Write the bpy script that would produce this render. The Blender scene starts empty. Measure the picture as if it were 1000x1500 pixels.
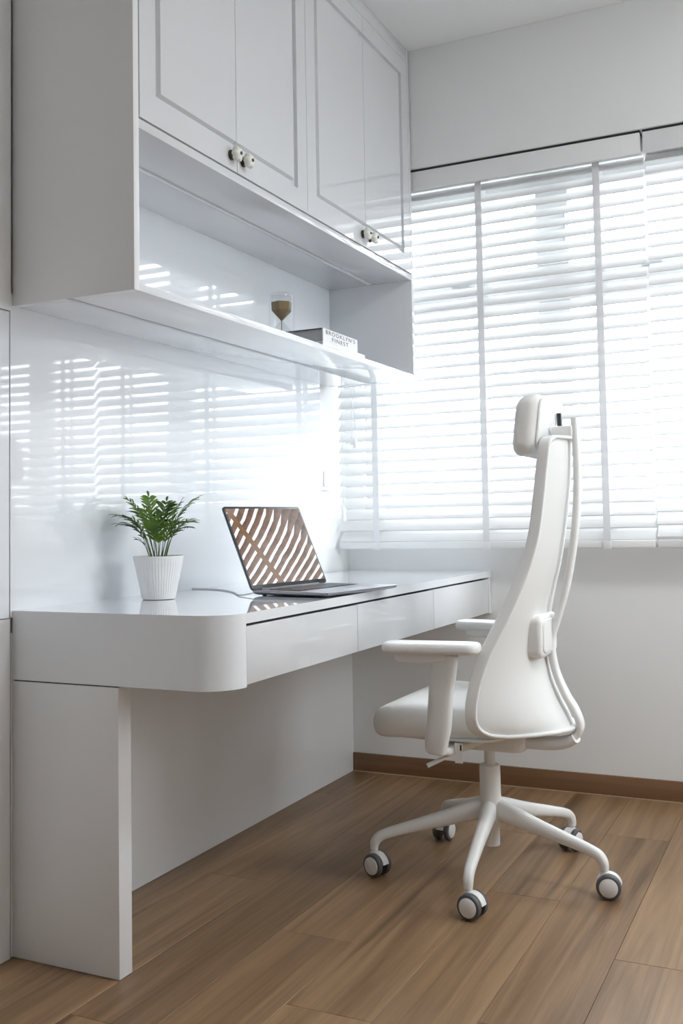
import bpy, bmesh, math, random
from mathutils import Vector, Matrix

# ------------------------------------------------------------------ camera
SC = bpy.context.scene
COL = SC.collection
F_PX, YAW, PITCH, ROLL, PPY = 1480.3, 0.44509, 0.05462, 0.01767, 682.7
CAM = Vector((1.634, -1.718, 0.935))
R = (Matrix.Rotation(YAW, 3, 'Z') @ Matrix.Rotation(PITCH, 3, 'X') @ Matrix.Rotation(ROLL, 3, 'Y'))
right, fwd, up = R.col[0], R.col[1], R.col[2]
cd = bpy.data.cameras.new('camera')
cam = bpy.data.objects.new('camera', cd)
COL.objects.link(cam)
cd.sensor_fit = 'HORIZONTAL'
cd.sensor_width = 36.0
cd.lens = F_PX / 1000.0 * 36.0
cd.shift_y = -(750.0 - PPY) / 1000.0
cd.clip_start = 0.05
M4 = Matrix.Identity(4)
for i in range(3):
    M4[i][0], M4[i][1], M4[i][2] = right[i], up[i], -fwd[i]
    M4[i][3] = CAM[i]
cam.matrix_world = M4
SC.camera = cam

# ------------------------------------------------------------------ light
SC.view_settings.view_transform = 'Standard'
SC.view_settings.look = 'None'
SC.view_settings.gamma = 1.0
SC.view_settings.use_curve_mapping = False
SC.view_settings.exposure = 1.60
SKY = 4.0
GROUND = 1.7
wd = bpy.data.worlds.new('overcast_sky')
SC.world = wd
wd.use_nodes = True
nt = wd.node_tree
nt.nodes.clear()
o = nt.nodes.new('ShaderNodeOutputWorld')
b = nt.nodes.new('ShaderNodeBackground')
tc = nt.nodes.new('ShaderNodeTexCoord')
sp = nt.nodes.new('ShaderNodeSeparateXYZ')
mr = nt.nodes.new('ShaderNodeMapRange')
mr.inputs[1].default_value = -0.12
mr.inputs[2].default_value = 0.12
mr.inputs[3].default_value = GROUND
mr.inputs[4].default_value = SKY
nt.links.new(tc.outputs['Generated'], sp.inputs[0])
nt.links.new(sp.outputs['Z'], mr.inputs[0])
nt.links.new(mr.outputs[0], b.inputs['Strength'])
b.inputs['Color'].default_value = (0.90, 0.955, 1.0, 1)
nt.links.new(b.outputs[0], o.inputs[0])
# portal in the window opening: guides sky sampling, emits nothing itself
pl = bpy.data.lights.new('window_portal', 'AREA')
pl.shape = 'RECTANGLE'
pl.size, pl.size_y = 2.2, 1.25
pl.cycles.is_portal = True
po = bpy.data.objects.new('window_portal', pl)
COL.objects.link(po)
po.location = (1.2, 1.93, 1.55)
po.rotation_euler = (math.radians(-90), 0, 0)      # faces -Y, into the room
pl2 = bpy.data.lights.new('fill_window_portal', 'AREA')  # portal in the added fill window, emits nothing itself
pl2.shape = 'RECTANGLE'
pl2.size, pl2.size_y = .85, 1.10
pl2.cycles.is_portal = True
po2 = bpy.data.objects.new('fill_window_portal', pl2)
COL.objects.link(po2)
po2.location = (3.12, 1.025, 1.50)
po2.rotation_euler = (0, math.radians(90), 0)      # faces -X, into the room
po2.rotation_euler = Matrix(((0, 0, 1), (1, 0, 0), (0, 1, 0))).to_euler()
cy = SC.cycles
cy.use_denoising = True
cy.max_bounces = 14
cy.diffuse_bounces = 8
cy.glossy_bounces = 6
cy.transmission_bounces = 8
cy.transparent_max_bounces = 12
cy.caustics_reflective = False
cy.caustics_refractive = False
cy.sample_clamp_indirect = 12.0

# ------------------------------------------------------------------ materials
def new_mat(name):
    m = bpy.data.materials.new(name)
    m.use_nodes = True
    n = m.node_tree.nodes
    return m, n, m.node_tree.links, n['Principled BSDF']

def plain(name, col, rough=0.5, spec=0.5, metal=0.0, coat=0.0, noise=0.0, nscale=40.0, bump=0.0):
    m, n, l, p = new_mat(name)
    p.inputs['Base Color'].default_value = (*col, 1)
    p.inputs['Roughness'].default_value = rough
    p.inputs['Specular IOR Level'].default_value = spec
    p.inputs['Metallic'].default_value = metal
    p.inputs['Coat Weight'].default_value = coat
    p.inputs['Coat Roughness'].default_value = 0.03
    if noise or bump:
        t = n.new('ShaderNodeTexCoord')
        x = n.new('ShaderNodeTexNoise')
        x.inputs['Scale'].default_value = nscale
        x.inputs['Detail'].default_value = 4
        l.new(t.outputs['Object'], x.inputs['Vector'])
        if noise:
            mx = n.new('ShaderNodeMapRange')
            mx.inputs[3].default_value = 1 - noise
            mx.inputs[4].default_value = 1 + noise
            hs = n.new('ShaderNodeHueSaturation')
            hs.inputs['Color'].default_value = (*col, 1)
            l.new(x.outputs['Fac'], mx.inputs[0])
            l.new(mx.outputs[0], hs.inputs['Value'])
            l.new(hs.outputs[0], p.inputs['Base Color'])
        if bump:
            bp = n.new('ShaderNodeBump')
            bp.inputs['Strength'].default_value = bump
            bp.inputs['Distance'].default_value = 0.002
            l.new(x.outputs['Fac'], bp.inputs['Height'])
            l.new(bp.outputs[0], p.inputs['Normal'])
    return m

M = {}
M['wall'] = plain('wall_paint', (.80, .805, .80), .7, .3, noise=.015, nscale=6, bump=.02)
M['ceiling'] = plain('ceiling_paint', (.80, .80, .80), .8, .2, noise=.01, nscale=5)
M['lacquer'] = plain('white_gloss_lacquer', (.67, .68, .70), .06, .5, coat=.35, noise=.006, nscale=3)
M['glass_panel'] = plain('white_gloss_panel', (.80, .82, .85), .035, .55, coat=.5, noise=.006, nscale=3)
M['satin'] = plain('white_satin_laminate', (.78, .78, .785), .28, .45, noise=.01, nscale=4)
M['gap'] = plain('shadow_gap_black', (.05, .05, .055), .6, .3, noise=.05)
M['alu'] = plain('led_profile_grey', (.50, .51, .53), .4, .5, noise=.03)
M['ceramic'] = plain('ceramic_white', (.78, .78, .72), .18, .5, noise=.02)
M['bronze'] = plain('dark_bronze', (.07, .06, .05), .35, .5, metal=.6, noise=.05)
M['plastic'] = plain('chair_white_plastic', (.77, .77, .76), .38, .45, noise=.01, bump=.03, nscale=300)
M['fabric'] = plain('chair_white_fabric', (.80, .795, .775), .75, .3, noise=.02, bump=.12, nscale=500)
M['mesh_fabric'] = plain('chair_back_fabric', (.77, .77, .76), .55, .35, noise=.02, bump=.10, nscale=600)
M['tyre'] = plain('caster_tyre_grey', (.10, .10, .11), .5, .4, noise=.05)
M['frame'] = plain('window_frame_white', (.66, .67, .67), .4, .4, noise=.02)
M['pot'] = plain('pot_white', (.80, .80, .80), .45, .4, noise=.01)
M['soil'] = plain('dark_soil', (.03, .022, .016), .9, .2, noise=.3, nscale=200, bump=.6)
M['laptop'] = plain('laptop_grey_metal', (.33, .33, .37), .32, .5, metal=.85, noise=.02)
M['black'] = plain('black_plastic', (.015, .015, .018), .35, .5, noise=.05)
M['tag'] = plain('white_card', (.82, .82, .82), .7, .3, noise=.01)
M['ink'] = plain('black_print', (.03, .03, .035), .7, .2, noise=.05)
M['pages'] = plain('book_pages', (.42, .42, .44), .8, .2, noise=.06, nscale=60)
M['bookdark'] = plain('book_dark_cover', (.04, .04, .05), .5, .4, noise=.05)
M['bookwhite'] = plain('book_white_cover', (.80, .80, .81), .5, .4, noise=.01)
M['sand'] = plain('gold_sand', (.20, .125, .040), .45, .5, metal=.35, noise=.15, nscale=80)
M['switch'] = plain('switch_plastic', (.78, .79, .80), .3, .5, noise=.01)
M['stem'] = plain('stem_green', (.10, .17, .035), .5, .3, noise=.2)

def leaf_mat():
    m, n, l, p = new_mat('palm_leaf')
    oi = n.new('ShaderNodeObjectInfo')
    t = n.new('ShaderNodeTexCoord')
    x = n.new('ShaderNodeTexNoise')
    x.inputs['Scale'].default_value = 35
    l.new(t.outputs['Object'], x.inputs['Vector'])
    r = n.new('ShaderNodeValToRGB')
    r.color_ramp.elements[0].position = .25
    r.color_ramp.elements[0].color = (.013, .042, .010, 1)
    r.color_ramp.elements[1].position = .85
    r.color_ramp.elements[1].color = (.14, .26, .03, 1)
    a = n.new('ShaderNodeMath'); a.operation = 'MULTIPLY_ADD'
    a.inputs[1].default_value = .45
    l.new(oi.outputs['Random'], a.inputs[0]); l.new(x.outputs['Fac'], a.inputs[2])
    a2 = n.new('ShaderNodeMath'); a2.operation = 'SUBTRACT'; a2.inputs[1].default_value = .15
    l.new(a.outputs[0], a2.inputs[0])
    l.new(a2.outputs[0], r.inputs[0])
    l.new(r.outputs[0], p.inputs['Base Color'])
    p.inputs['Roughness'].default_value = .4
    tr = n.new('ShaderNodeBsdfTranslucent')
    l.new(r.outputs[0], tr.inputs[0])
    mx = n.new('ShaderNodeMixShader'); mx.inputs[0].default_value = .35
    l.new(p.outputs[0], mx.inputs[1]); l.new(tr.outputs[0], mx.inputs[2])
    l.new(mx.outputs[0], n['Material Output'].inputs[0])
    return m
M['leaf'] = leaf_mat()

def slat_mat(name='blind_slat_white', col=(.86, .86, .86), trans=.155, rough=.35):
    m, n, l, p = new_mat(name)
    t = n.new('ShaderNodeTexCoord'); x = n.new('ShaderNodeTexNoise')
    x.inputs['Scale'].default_value = 20
    l.new(t.outputs['Object'], x.inputs['Vector'])
    hs = n.new('ShaderNodeHueSaturation'); hs.inputs['Color'].default_value = (*col, 1)
    mr = n.new('ShaderNodeMapRange'); mr.inputs[3].default_value = .98; mr.inputs[4].default_value = 1.02
    l.new(x.outputs['Fac'], mr.inputs[0]); l.new(mr.outputs[0], hs.inputs['Value'])
    l.new(hs.outputs[0], p.inputs['Base Color'])
    p.inputs['Roughness'].default_value = rough
    tr = n.new('ShaderNodeBsdfTranslucent'); tr.inputs[0].default_value = (.85, .85, .86, 1)
    mx = n.new('ShaderNodeMixShader'); mx.inputs[0].default_value = trans
    l.new(p.outputs[0], mx.inputs[1]); l.new(tr.outputs[0], mx.inputs[2])
    l.new(mx.outputs[0], n['Material Output'].inputs[0])
    return m
M['slat'] = slat_mat()
M['tape'] = slat_mat('ladder_tape_white', (.82, .82, .83), .3, .8)

def clear_mat(name, gloss=.04, tint=(1, 1, 1)):
    m, n, l, p = new_mat(name)
    t = n.new('ShaderNodeBsdfTransparent'); t.inputs[0].default_value = (*tint, 1)
    g = n.new('ShaderNodeBsdfGlossy'); g.inputs['Roughness'].default_value = .02
    lw = n.new('ShaderNodeLayerWeight'); lw.inputs['Blend'].default_value = .5
    pw = n.new('ShaderNodeMath'); pw.operation = 'POWER'; pw.inputs[1].default_value = 4.0
    l.new(lw.outputs['Facing'], pw.inputs[0])
    f = n.new('ShaderNodeMath'); f.operation = 'MULTIPLY_ADD'; f.inputs[1].default_value = .35; f.inputs[2].default_value = gloss
    l.new(pw.outputs[0], f.inputs[0])
    mx = n.new('ShaderNodeMixShader')
    l.new(f.outputs[0], mx.inputs[0]); l.new(t.outputs[0], mx.inputs[1]); l.new(g.outputs[0], mx.inputs[2])
    l.new(mx.outputs[0], n['Material Output'].inputs[0])
    return m
M['pane'] = clear_mat('window_glass', tint=(.97, .98, .98))
M['glass'] = clear_mat('hourglass_glass', tint=(.96, .97, .97))

def wood_mat(name, c0, c1, rough, axis='Y', rnd=.30):
    """oak plank: grain stretched along the plank, tone per plank from Object Info."""
    m, n, l, p = new_mat(name)
    t = n.new('ShaderNodeTexCoord'); oi = n.new('ShaderNodeObjectInfo')
    ad = n.new('ShaderNodeVectorMath'); ad.operation = 'ADD'
    sc = n.new('ShaderNodeVectorMath'); sc.operation = 'SCALE'
    cb = n.new('ShaderNodeCombineXYZ')
    for i in range(3): l.new(oi.outputs['Random'], cb.inputs[i])
    l.new(cb.outputs[0], sc.inputs[0]); sc.inputs['Scale'].default_value = 37.0
    l.new(t.outputs['Object'], ad.inputs[0]); l.new(sc.outputs[0], ad.inputs[1])
    mp = n.new('ShaderNodeMapping')
    mp.inputs['Scale'].default_value = (11, .42, 11) if axis == 'Y' else (.42, 11, 11)
    l.new(ad.outputs[0], mp.inputs[0])
    n1 = n.new('ShaderNodeTexNoise'); n1.inputs['Scale'].default_value = 1.4
    n1.inputs['Detail'].default_value = 6; n1.inputs['Roughness'].default_value = .6
    n1.inputs['Distortion'].default_value = 1.3
    n2 = n.new('ShaderNodeTexNoise'); n2.inputs['Scale'].default_value = 9
    n2.inputs['Detail'].default_value = 5
    l.new(mp.outputs[0], n1.inputs['Vector']); l.new(mp.outputs[0], n2.inputs['Vector'])
    s = n.new('ShaderNodeMath'); s.operation = 'MULTIPLY_ADD'; s.inputs[1].default_value = .28
    l.new(n2.outputs['Fac'], s.inputs[0]); l.new(n1.outputs['Fac'], s.inputs[2])
    s2 = n.new('ShaderNodeMath'); s2.operation = 'MULTIPLY_ADD'; s2.inputs[1].default_value = rnd
    l.new(oi.outputs['Random'], s2.inputs[0]); l.new(s.outputs[0], s2.inputs[2])
    r = n.new('ShaderNodeValToRGB')
    r.color_ramp.elements[0].position = .38; r.color_ramp.elements[0].color = (*c0, 1)
    r.color_ramp.elements[1].position = 1.02; r.color_ramp.elements[1].color = (*c1, 1)
    l.new(s2.outputs[0], r.inputs[0]); l.new(r.outputs[0], p.inputs['Base Color'])
    p.inputs['Roughness'].default_value = rough
    p.inputs['Specular IOR Level'].default_value = .4
    bp = n.new('ShaderNodeBump'); bp.inputs['Strength'].default_value = .06; bp.inputs['Distance'].default_value = .001
    l.new(n2.outputs['Fac'], bp.inputs['Height']); l.new(bp.outputs[0], p.inputs['Normal'])
    return m
M['oak'] = wood_mat('oak_plank', (.085, .045, .020), (.40, .25, .135), .36, rnd=.13)
M['oak_base'] = wood_mat('oak_baseboard', (.16, .085, .042), (.27, .15, .08), .5, axis='X', rnd=.1)

def screen_mat():
    """wallpaper on the display: curved brown slats over white with one beam across (UV space)."""
    m, n, l, p = new_mat('laptop_display')
    uv = n.new('ShaderNodeUVMap'); sx = n.new('ShaderNodeSeparateXYZ'); l.new(uv.outputs[0], sx.inputs[0])
    def math_(op, a, b=None, c=None):
        k = n.new('ShaderNodeMath'); k.operation = op
        for i, v in enumerate((a, b, c)):
            if v is None: continue
            if isinstance(v, (int, float)): k.inputs[i].default_value = v
            else: l.new(v, k.inputs[i])
        return k.outputs[0]
    u, v = sx.outputs[0], sx.outputs[1]
    ns = n.new('ShaderNodeTexNoise'); ns.inputs['Scale'].default_value = 2.2; l.new(uv.outputs[0], ns.inputs['Vector'])
    n0 = n.new('ShaderNodeTexNoise'); n0.inputs['Scale'].default_value = 5; l.new(uv.outputs[0], n0.inputs['Vector'])
    wob = math_('MULTIPLY', math_('SUBTRACT', ns.outputs['Fac'], .5), .05)
    bend = math_('MULTIPLY', math_('MULTIPLY', v, v), .22)
    # stripes run from lower left to upper right
    d = math_('ADD', math_('ADD', math_('SUBTRACT', math_('MULTIPLY', u, 1.0), math_('MULTIPLY', v, 1.12)), wob), bend)
    ph = math_('FRACT', math_('MULTIPLY', d, 7.8))
    dark = math_('MULTIPLY', math_('MAXIMUM', math_('SUBTRACT', math_('ADD', u, v), 1.42), 0), 1.6)
    stripe = math_('GREATER_THAN', ph, math_('SUBTRACT', math_('MULTIPLY_ADD', n0.outputs['Fac'], .22, .24), dark))
    # beam from the upper left down to the bottom middle
    bd = math_('ABSOLUTE', math_('SUBTRACT', math_('ADD', u, math_('MULTIPLY', v, .37)), .39))
    beam = math_('LESS_THAN', bd, .035)
    n3 = n.new('ShaderNodeTexNoise'); n3.inputs['Scale'].default_value = 9; n3.inputs['Detail'].default_value = 5
    l.new(uv.outputs[0], n3.inputs['Vector'])
    rb = n.new('ShaderNodeValToRGB')
    rb.color_ramp.elements[0].position = .3; rb.color_ramp.elements[0].color = (.030, .013, .008, 1)
    rb.color_ramp.elements[1].position = .75; rb.color_ramp.elements[1].color = (.19, .105, .066, 1)
    shade = math_('MULTIPLY_ADD', ph, .35, math_('MULTIPLY', n3.outputs['Fac'], .75))
    l.new(shade, rb.inputs[0])
    m1 = n.new('ShaderNodeMix'); m1.data_type = 'RGBA'
    l.new(stripe, m1.inputs[0]); m1.inputs[6].default_value = (.90, .86, .90, 1); l.new(rb.outputs[0], m1.inputs[7])
    m2 = n.new('ShaderNodeMix'); m2.data_type = 'RGBA'
    l.new(beam, m2.inputs[0]); l.new(m1.outputs[2], m2.inputs[6]); m2.inputs[7].default_value = (.17, .085, .03, 1)
    p.inputs['Base Color'].default_value = (.01, .01, .01, 1)
    p.inputs['Specular IOR Level'].default_value = .12
    p.inputs['Roughness'].default_value = .12
    l.new(m2.outputs[2], p.inputs['Emission Color'])
    p.inputs['Emission Strength'].default_value = .40
    return m
M['screen'] = screen_mat()

# ------------------------------------------------------------------ mesh helpers
ORG = {}
def tag(ob, label=None, cat=None, group=None, kind=None):
    if label: ob['label'] = label
    if cat: ob['category'] = cat
    if group: ob['group'] = group
    if kind: ob['kind'] = kind
    return ob

def thing(name, loc, label, cat, group=None):
    e = bpy.data.objects.new(name, None)
    e.empty_display_size = .05
    COL.objects.link(e)
    e.location = loc
    ORG[e] = Vector(loc)
    return tag(e, label, cat, group)

def mesh(name, verts, faces, mat, parent=None, smooth=None, bevel=0.0, seg=2, uvs=None, org=None):
    """verts are in world space; the object's origin is that of its parent (or org)."""
    og = ORG.get(parent, Vector((0, 0, 0))) if org is None else Vector(org)
    me = bpy.data.meshes.new(name)
    me.from_pydata([tuple(Vector(v) - og) for v in verts], [], faces)
    bm = bmesh.new(); bm.from_mesh(me)
    bmesh.ops.recalc_face_normals(bm, faces=bm.faces)
    if bevel:
        es = [e for e in bm.edges if len(e.link_faces) == 2 and e.calc_face_angle(0) > math.radians(35)]
        bmesh.ops.bevel(bm, geom=es, offset=bevel, segments=seg, profile=.5, affect='EDGES', clamp_overlap=True)
    bm.to_mesh(me); bm.free()
    if smooth is not None:
        for p in me.polygons: p.use_smooth = True
        me.set_sharp_from_angle(angle=math.radians(smooth))
    me.materials.append(M[mat] if isinstance(mat, str) else mat)
    ob = bpy.data.objects.new(name, me)
    COL.objects.link(ob)
    if parent is not None:
        ob.parent = parent
        ob.location = og - ORG[parent]
    else:
        ob.location = og
    ORG[ob] = og
    return ob

def boxdata(x0, x1, y0, y1, z0, z1):
    v = [(x, y, z) for x in (x0, x1) for y in (y0, y1) for z in (z0, z1)]
    f = [(0, 1, 3, 2), (4, 6, 7, 5), (0, 4, 5, 1), (2, 3, 7, 6), (0, 2, 6, 4), (1, 5, 7, 3)]
    return v, f

def join(parts):
    V, F = [], []
    for v, f in parts:
        k = len(V)
        V += list(v)
        F += [tuple(i + k for i in q) for q in f]
    return V, F

def box(name, x0, x1, y0, y1, z0, z1, mat, parent=None, bevel=0.0, seg=2, **kw):
    v, f = boxdata(x0, x1, y0, y1, z0, z1)
    return mesh(name, v, f, mat, parent, bevel=bevel, seg=seg, smooth=30 if bevel else None, **kw)

def catmull(pts, n):
    """pts: list of equal-length tuples -> resampled with n steps per span."""
    P = [tuple(p) for p in pts]
    out = []
    for i in range(len(P) - 1):
        p0, p1, p2, p3 = P[max(i - 1, 0)], P[i], P[i + 1], P[min(i + 2, len(P) - 1)]
        for k in range(n):
            t = k / n
            out.append(tuple(.5 * (2 * b + (c - a) * t + (2 * a - 5 * b + 4 * c - d) * t * t + (3 * b - a - 3 * c + d) * t ** 3)
                             for a, b, c, d in zip(p0, p1, p2, p3)))
    out.append(P[-1])
    return out

def sweepdata(pts, side=(0, 1, 0), n=2.0, res=14, closed=False, sub=0):
    """pts: (x,y,z,a,b): a half-width along 'side', b half-width across. Superellipse exponent n."""
    if sub: pts = catmull(pts, sub)
    V, F = [], []
    N = len(pts)
    for i, p in enumerate(pts):
        c = Vector(p[:3])
        q0 = Vector(pts[(i - 1) % N if closed else max(i - 1, 0)][:3])
        q1 = Vector(pts[(i + 1) % N if closed else min(i + 1, N - 1)][:3])
        t = (q1 - q0).normalized()
        s = Vector(side); s = (s - t * s.dot(t)).normalized()
        w = t.cross(s).normalized()
        for k in range(res):
            a = 2 * math.pi * k / res
            ca, sa = math.cos(a), math.sin(a)
            ex = 2.0 / n
            V.append(c + s * p[3] * math.copysign(abs(ca) ** ex, ca) + w * p[4] * math.copysign(abs(sa) ** ex, sa))
    M_ = N if closed else N - 1
    for i in range(M_):
        j = (i + 1) % N
        for k in range(res):
            k2 = (k + 1) % res
            F.append((i * res + k, i * res + k2, j * res + k2, j * res + k))
    if not closed:
        F.append(tuple(range(res))[::-1]); F.append(tuple((N - 1) * res + k for k in range(res)))
    return V, F

def sweep(name, pts, mat, parent=None, **kw):
    v, f = sweepdata(pts, **kw)
    return mesh(name, v, f, mat, parent, smooth=50)

def lathedata(prof, c, axis=(0, 0, 1), res=28):
    """prof: list of (r, h) along axis from c."""
    ax = Vector(axis).normalized()
    s = ax.orthogonal().normalized(); w = ax.cross(s)
    V, F = [], []
    c = Vector(c)
    for r, h in prof:
        for k in range(res):
            a = 2 * math.pi * k / res
            V.append(c + ax * h + (s * math.cos(a) + w * math.sin(a)) * max(r, 1e-5))
    for i in range(len(prof) - 1):
        for k in range(res):
            k2 = (k + 1) % res
            F.append((i * res + k, i * res + k2, (i + 1) * res + k2, (i + 1) * res + k))
    F.append(tuple(range(res))[::-1]); F.append(tuple((len(prof) - 1) * res + k for k in range(res)))
    return V, F

def lathe(name, prof, c, mat, parent=None, axis=(0, 0, 1), res=28, smooth=35):
    v, f = lathedata(prof, c, axis, res)
    return mesh(name, v, f, mat, parent, smooth=smooth)

def rrect(w, d, r, n=6):
    """rounded rectangle outline, half sizes w,d, corner radius r (CCW)."""
    r = max(min(r, w, d), 1e-4)
    out = []
    for cx, cy, a0 in ((w - r, d - r, 0), (-w + r, d - r, 90), (-w + r, -d + r, 180), (w - r, -d + r, 270)):
        for k in range(n + 1):
            a = math.radians(a0 + 90 * k / n)
            out.append((cx + r * math.cos(a), cy + r * math.sin(a)))
    return out

def puckdata(w, d, r, layers, frame, n=6):
    """layers: (inset, h); frame: function (u, v, h) -> world point."""
    V, F = [], []
    m = 4 * (n + 1)
    for ins, h in layers:
        for u, v in rrect(w - ins, d - ins, r - ins * .6, n):
            V.append(frame(u, v, h))
    for i in range(len(layers) - 1):
        for k in range(m):
            k2 = (k + 1) % m
            F.append((i * m + k, i * m + k2, (i + 1) * m + k2, (i + 1) * m + k))
    F.append(tuple(range(m))[::-1]); F.append(tuple((len(layers) - 1) * m + k for k in range(m)))
    return V, F

def round_layers(h0, h1, r, n=4):
    L = []
    for k in range(n + 1):
        a = math.pi / 2 * k / n
        L.append((r * (1 - math.sin(a)), h0 + r * (1 - math.cos(a))))
    for k in range(n + 1):
        a = math.pi / 2 * (1 - k / n)
        L.append((r * (1 - math.sin(a)), h1 - r * (1 - math.cos(a))))
    return L

# ------------------------------------------------------------------ room
YB = 1.772          # back wall face
YF = -2.6           # wall behind the camera
XR = 2.95           # right wall
ZC = 2.63           # ceiling
YBEAM = 1.625       # face of the beam above the blinds
SILL = 0.955
WX0, WX1, WZ1 = 0.06, 2.34, 2.15

rnd = random.Random(7)
fl = box('floor', -.3, XR + .1, YF - .1, YB + .3, -.08, -.004, 'gap')
tag(fl, 'brown oak plank floor under the desk and chair', None, kind='structure')
PW, PL = .1815, 1.22
pv, pf = boxdata(-PW / 2 + .0004, PW / 2 - .0004, -PL / 2 + .0004, PL / 2 - .0004, -.012, 0)
plank_me = None
col_i = 0
x = .105 - PW
offs = {0: .22, 1: .62, 2: -.15, 3: .36, 4: .05, 5: .78, 6: 1.35 - PL, 7: .5}
while x < XR:
    xc = x + PW / 2
    y0 = offs.get(col_i, rnd.uniform(0, PL)) - 4 * PL
    while y0 < YB:
        yc = y0 + PL / 2
        if yc + PL / 2 > YF and yc - PL / 2 < YB:
            if plank_me is None:
                ob = mesh('plank', [(a, b_, c) for a, b_, c in pv], pf, 'oak', None, bevel=.0008, seg=1, org=(0, 0, 0))
                plank_me = ob.data
            else:
                ob = bpy.data.objects.new('plank', plank_me); COL.objects.link(ob)
            ob.parent = fl
            ob.location = (xc, yc, 0)
        y0 += PL
    x += PW; col_i += 1

tag(box('ceiling', -.3, XR + .1, YF - .1, YB + .3, ZC, ZC + .1, 'ceiling'), 'white painted ceiling above the wall cabinet', kind='structure')
# left wall with its panels
WL = -.012
wl = box('wall_left', -.3, WL, YF - .1, YB + .3, -.08, ZC + .02, 'wall')
tag(wl, 'white left wall behind desk and wall cabinet', kind='structure')
box('backsplash_panel', WL, 0, -.006, 1.535, .735, 1.46, 'glass_panel', wl)
box('backsplash_panel', WL, 0, -1.3, -.010, .735, 1.418, 'glass_panel', wl)
box('lower_panel', WL, 0, -.004, YB - .0005, 0.001, .70, 'satin', wl)
box('lower_panel', WL, .003, -1.3, -.010, 0.001, .733, 'satin', wl)
box('upper_panel', WL, .003, -1.3, -.008, 1.420, ZC - .001, 'satin', wl)
# back wall with window opening and beam
parts = [boxdata(-.012, XR, YB, YB + .2, -.08, SILL),
         boxdata(-.012, WX0, YB, YB + .2, SILL, ZC),
         boxdata(WX1, XR, YB, YB + .2, SILL, ZC),
         boxdata(WX0, WX1, YB, YB + .2, WZ1, ZC)]
v, f = join(parts)
wb = tag(mesh('wall_back', v, f, 'wall'), 'white window wall behind blinds and chair', kind='structure')
tag(box('trim_1', WL, XR, YBEAM, YB, 2.196, ZC, 'wall', bevel=.002), 'grey-white boxed beam above the window blinds', kind='structure')
SY0, SY1, SZ0, SZ1 = .60, 1.45, .95, 2.05      # unseen fill window, added in the right wall to brighten the room
v, f = join([boxdata(XR, XR + .1, YF - .1, YB + .3, -.08, SZ0), boxdata(XR, XR + .1, YF - .1, YB + .3, SZ1, ZC + .02),
             boxdata(XR, XR + .1, YF - .1, SY0, SZ0, SZ1), boxdata(XR, XR + .1, SY1, YB + .3, SZ0, SZ1)])
tag(mesh('wall_right', v, f, 'wall'), 'white right wall of the room', kind='structure')
w2 = box('fill_window', XR + .002, XR + .098, SY0, SY1, SZ0, SZ0 + .03, 'frame')
tag(w2, 'added white framed side window in the right wall, for fill light', kind='structure')
for (a, b_, c, d) in ((SY0, SY0 + .05, SZ0 + .03, SZ1), (SY1 - .05, SY1, SZ0 + .03, SZ1), (SY0 + .05, SY1 - .05, SZ1 - .05, SZ1), (.95, 1.0, SZ0 + .03, SZ1 - .05)):
    box('window_frame', XR + .03, XR + .08, a, b_, c, d, 'frame', w2, bevel=.004)
for a, b_ in ((SY0 + .05, .95), (1.0, SY1 - .05)):
    box('pane', XR + .052, XR + .058, a, b_, SZ0 + .03, SZ1 - .05, 'pane', w2)
tag(box('wall_front', -.3, XR + .1, YF - .1, YF, -.08, ZC + .02, 'wall'), 'white wall behind the viewpoint', kind='structure')
bb = box('baseboard_back', 0.0005, XR - .001, YB - .010, YB, 0.001, .069, 'oak_base', bevel=.0015)
tag(bb, 'brown wood baseboard along the window wall', kind='structure')
box('sealant_bead', 0.0005, XR - .001, YB - .0125, YB - .010, .0005, .004, plain('tan_sealant', (.45, .33, .22), .5, noise=.05), bb)
# window
wn = box('window_1', WX0 - .0, WX1 + .0, YB + .012, YB + .16, SILL - .0, SILL + .035, 'frame')
tag(wn, 'white framed casement window behind the blinds', kind='structure')
fy0, fy1 = YB + .03, YB + .085
for (a, b_, c, d) in ((WX0, WX0 + .05, SILL + .035, WZ1), (WX1 - .05, WX1, SILL + .035, WZ1), (WX0 + .05, WX1 - .05, WZ1 - .055, WZ1),
                      (.74, .855, SILL + .035, 1.70), (.74, .855, 1.83, WZ1 - .055), (1.50, 1.615, SILL + .035, 1.70), (1.50, 1.615, 1.83, WZ1 - .055),
                      (WX0 + .05, WX1 - .05, 1.70, 1.83)):
    box('window_frame', a, b_, fy0, fy1, c, d, 'frame', wn, bevel=.004)
for a, b_ in ((WX0 + .05, .74), (.855, 1.50), (1.615, WX1 - .05)):
    for c, d in ((SILL + .035, 1.70), (1.83, WZ1 - .055)):
        box('pane', a, b_, YB + .055, YB + .061, c, d, 'pane', wn)
for xx in (.456, 1.137):
    box('latch', xx - .035, xx + .035, YB + .008, YB + .03, 1.788, 1.797, 'alu', wn, bevel=.004)
for zz in (1.25, 1.95):
    box('latch', .845, .851, YB + .008, YB + .03, zz - .06, zz + .06, 'alu', wn, bevel=.004)

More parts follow.
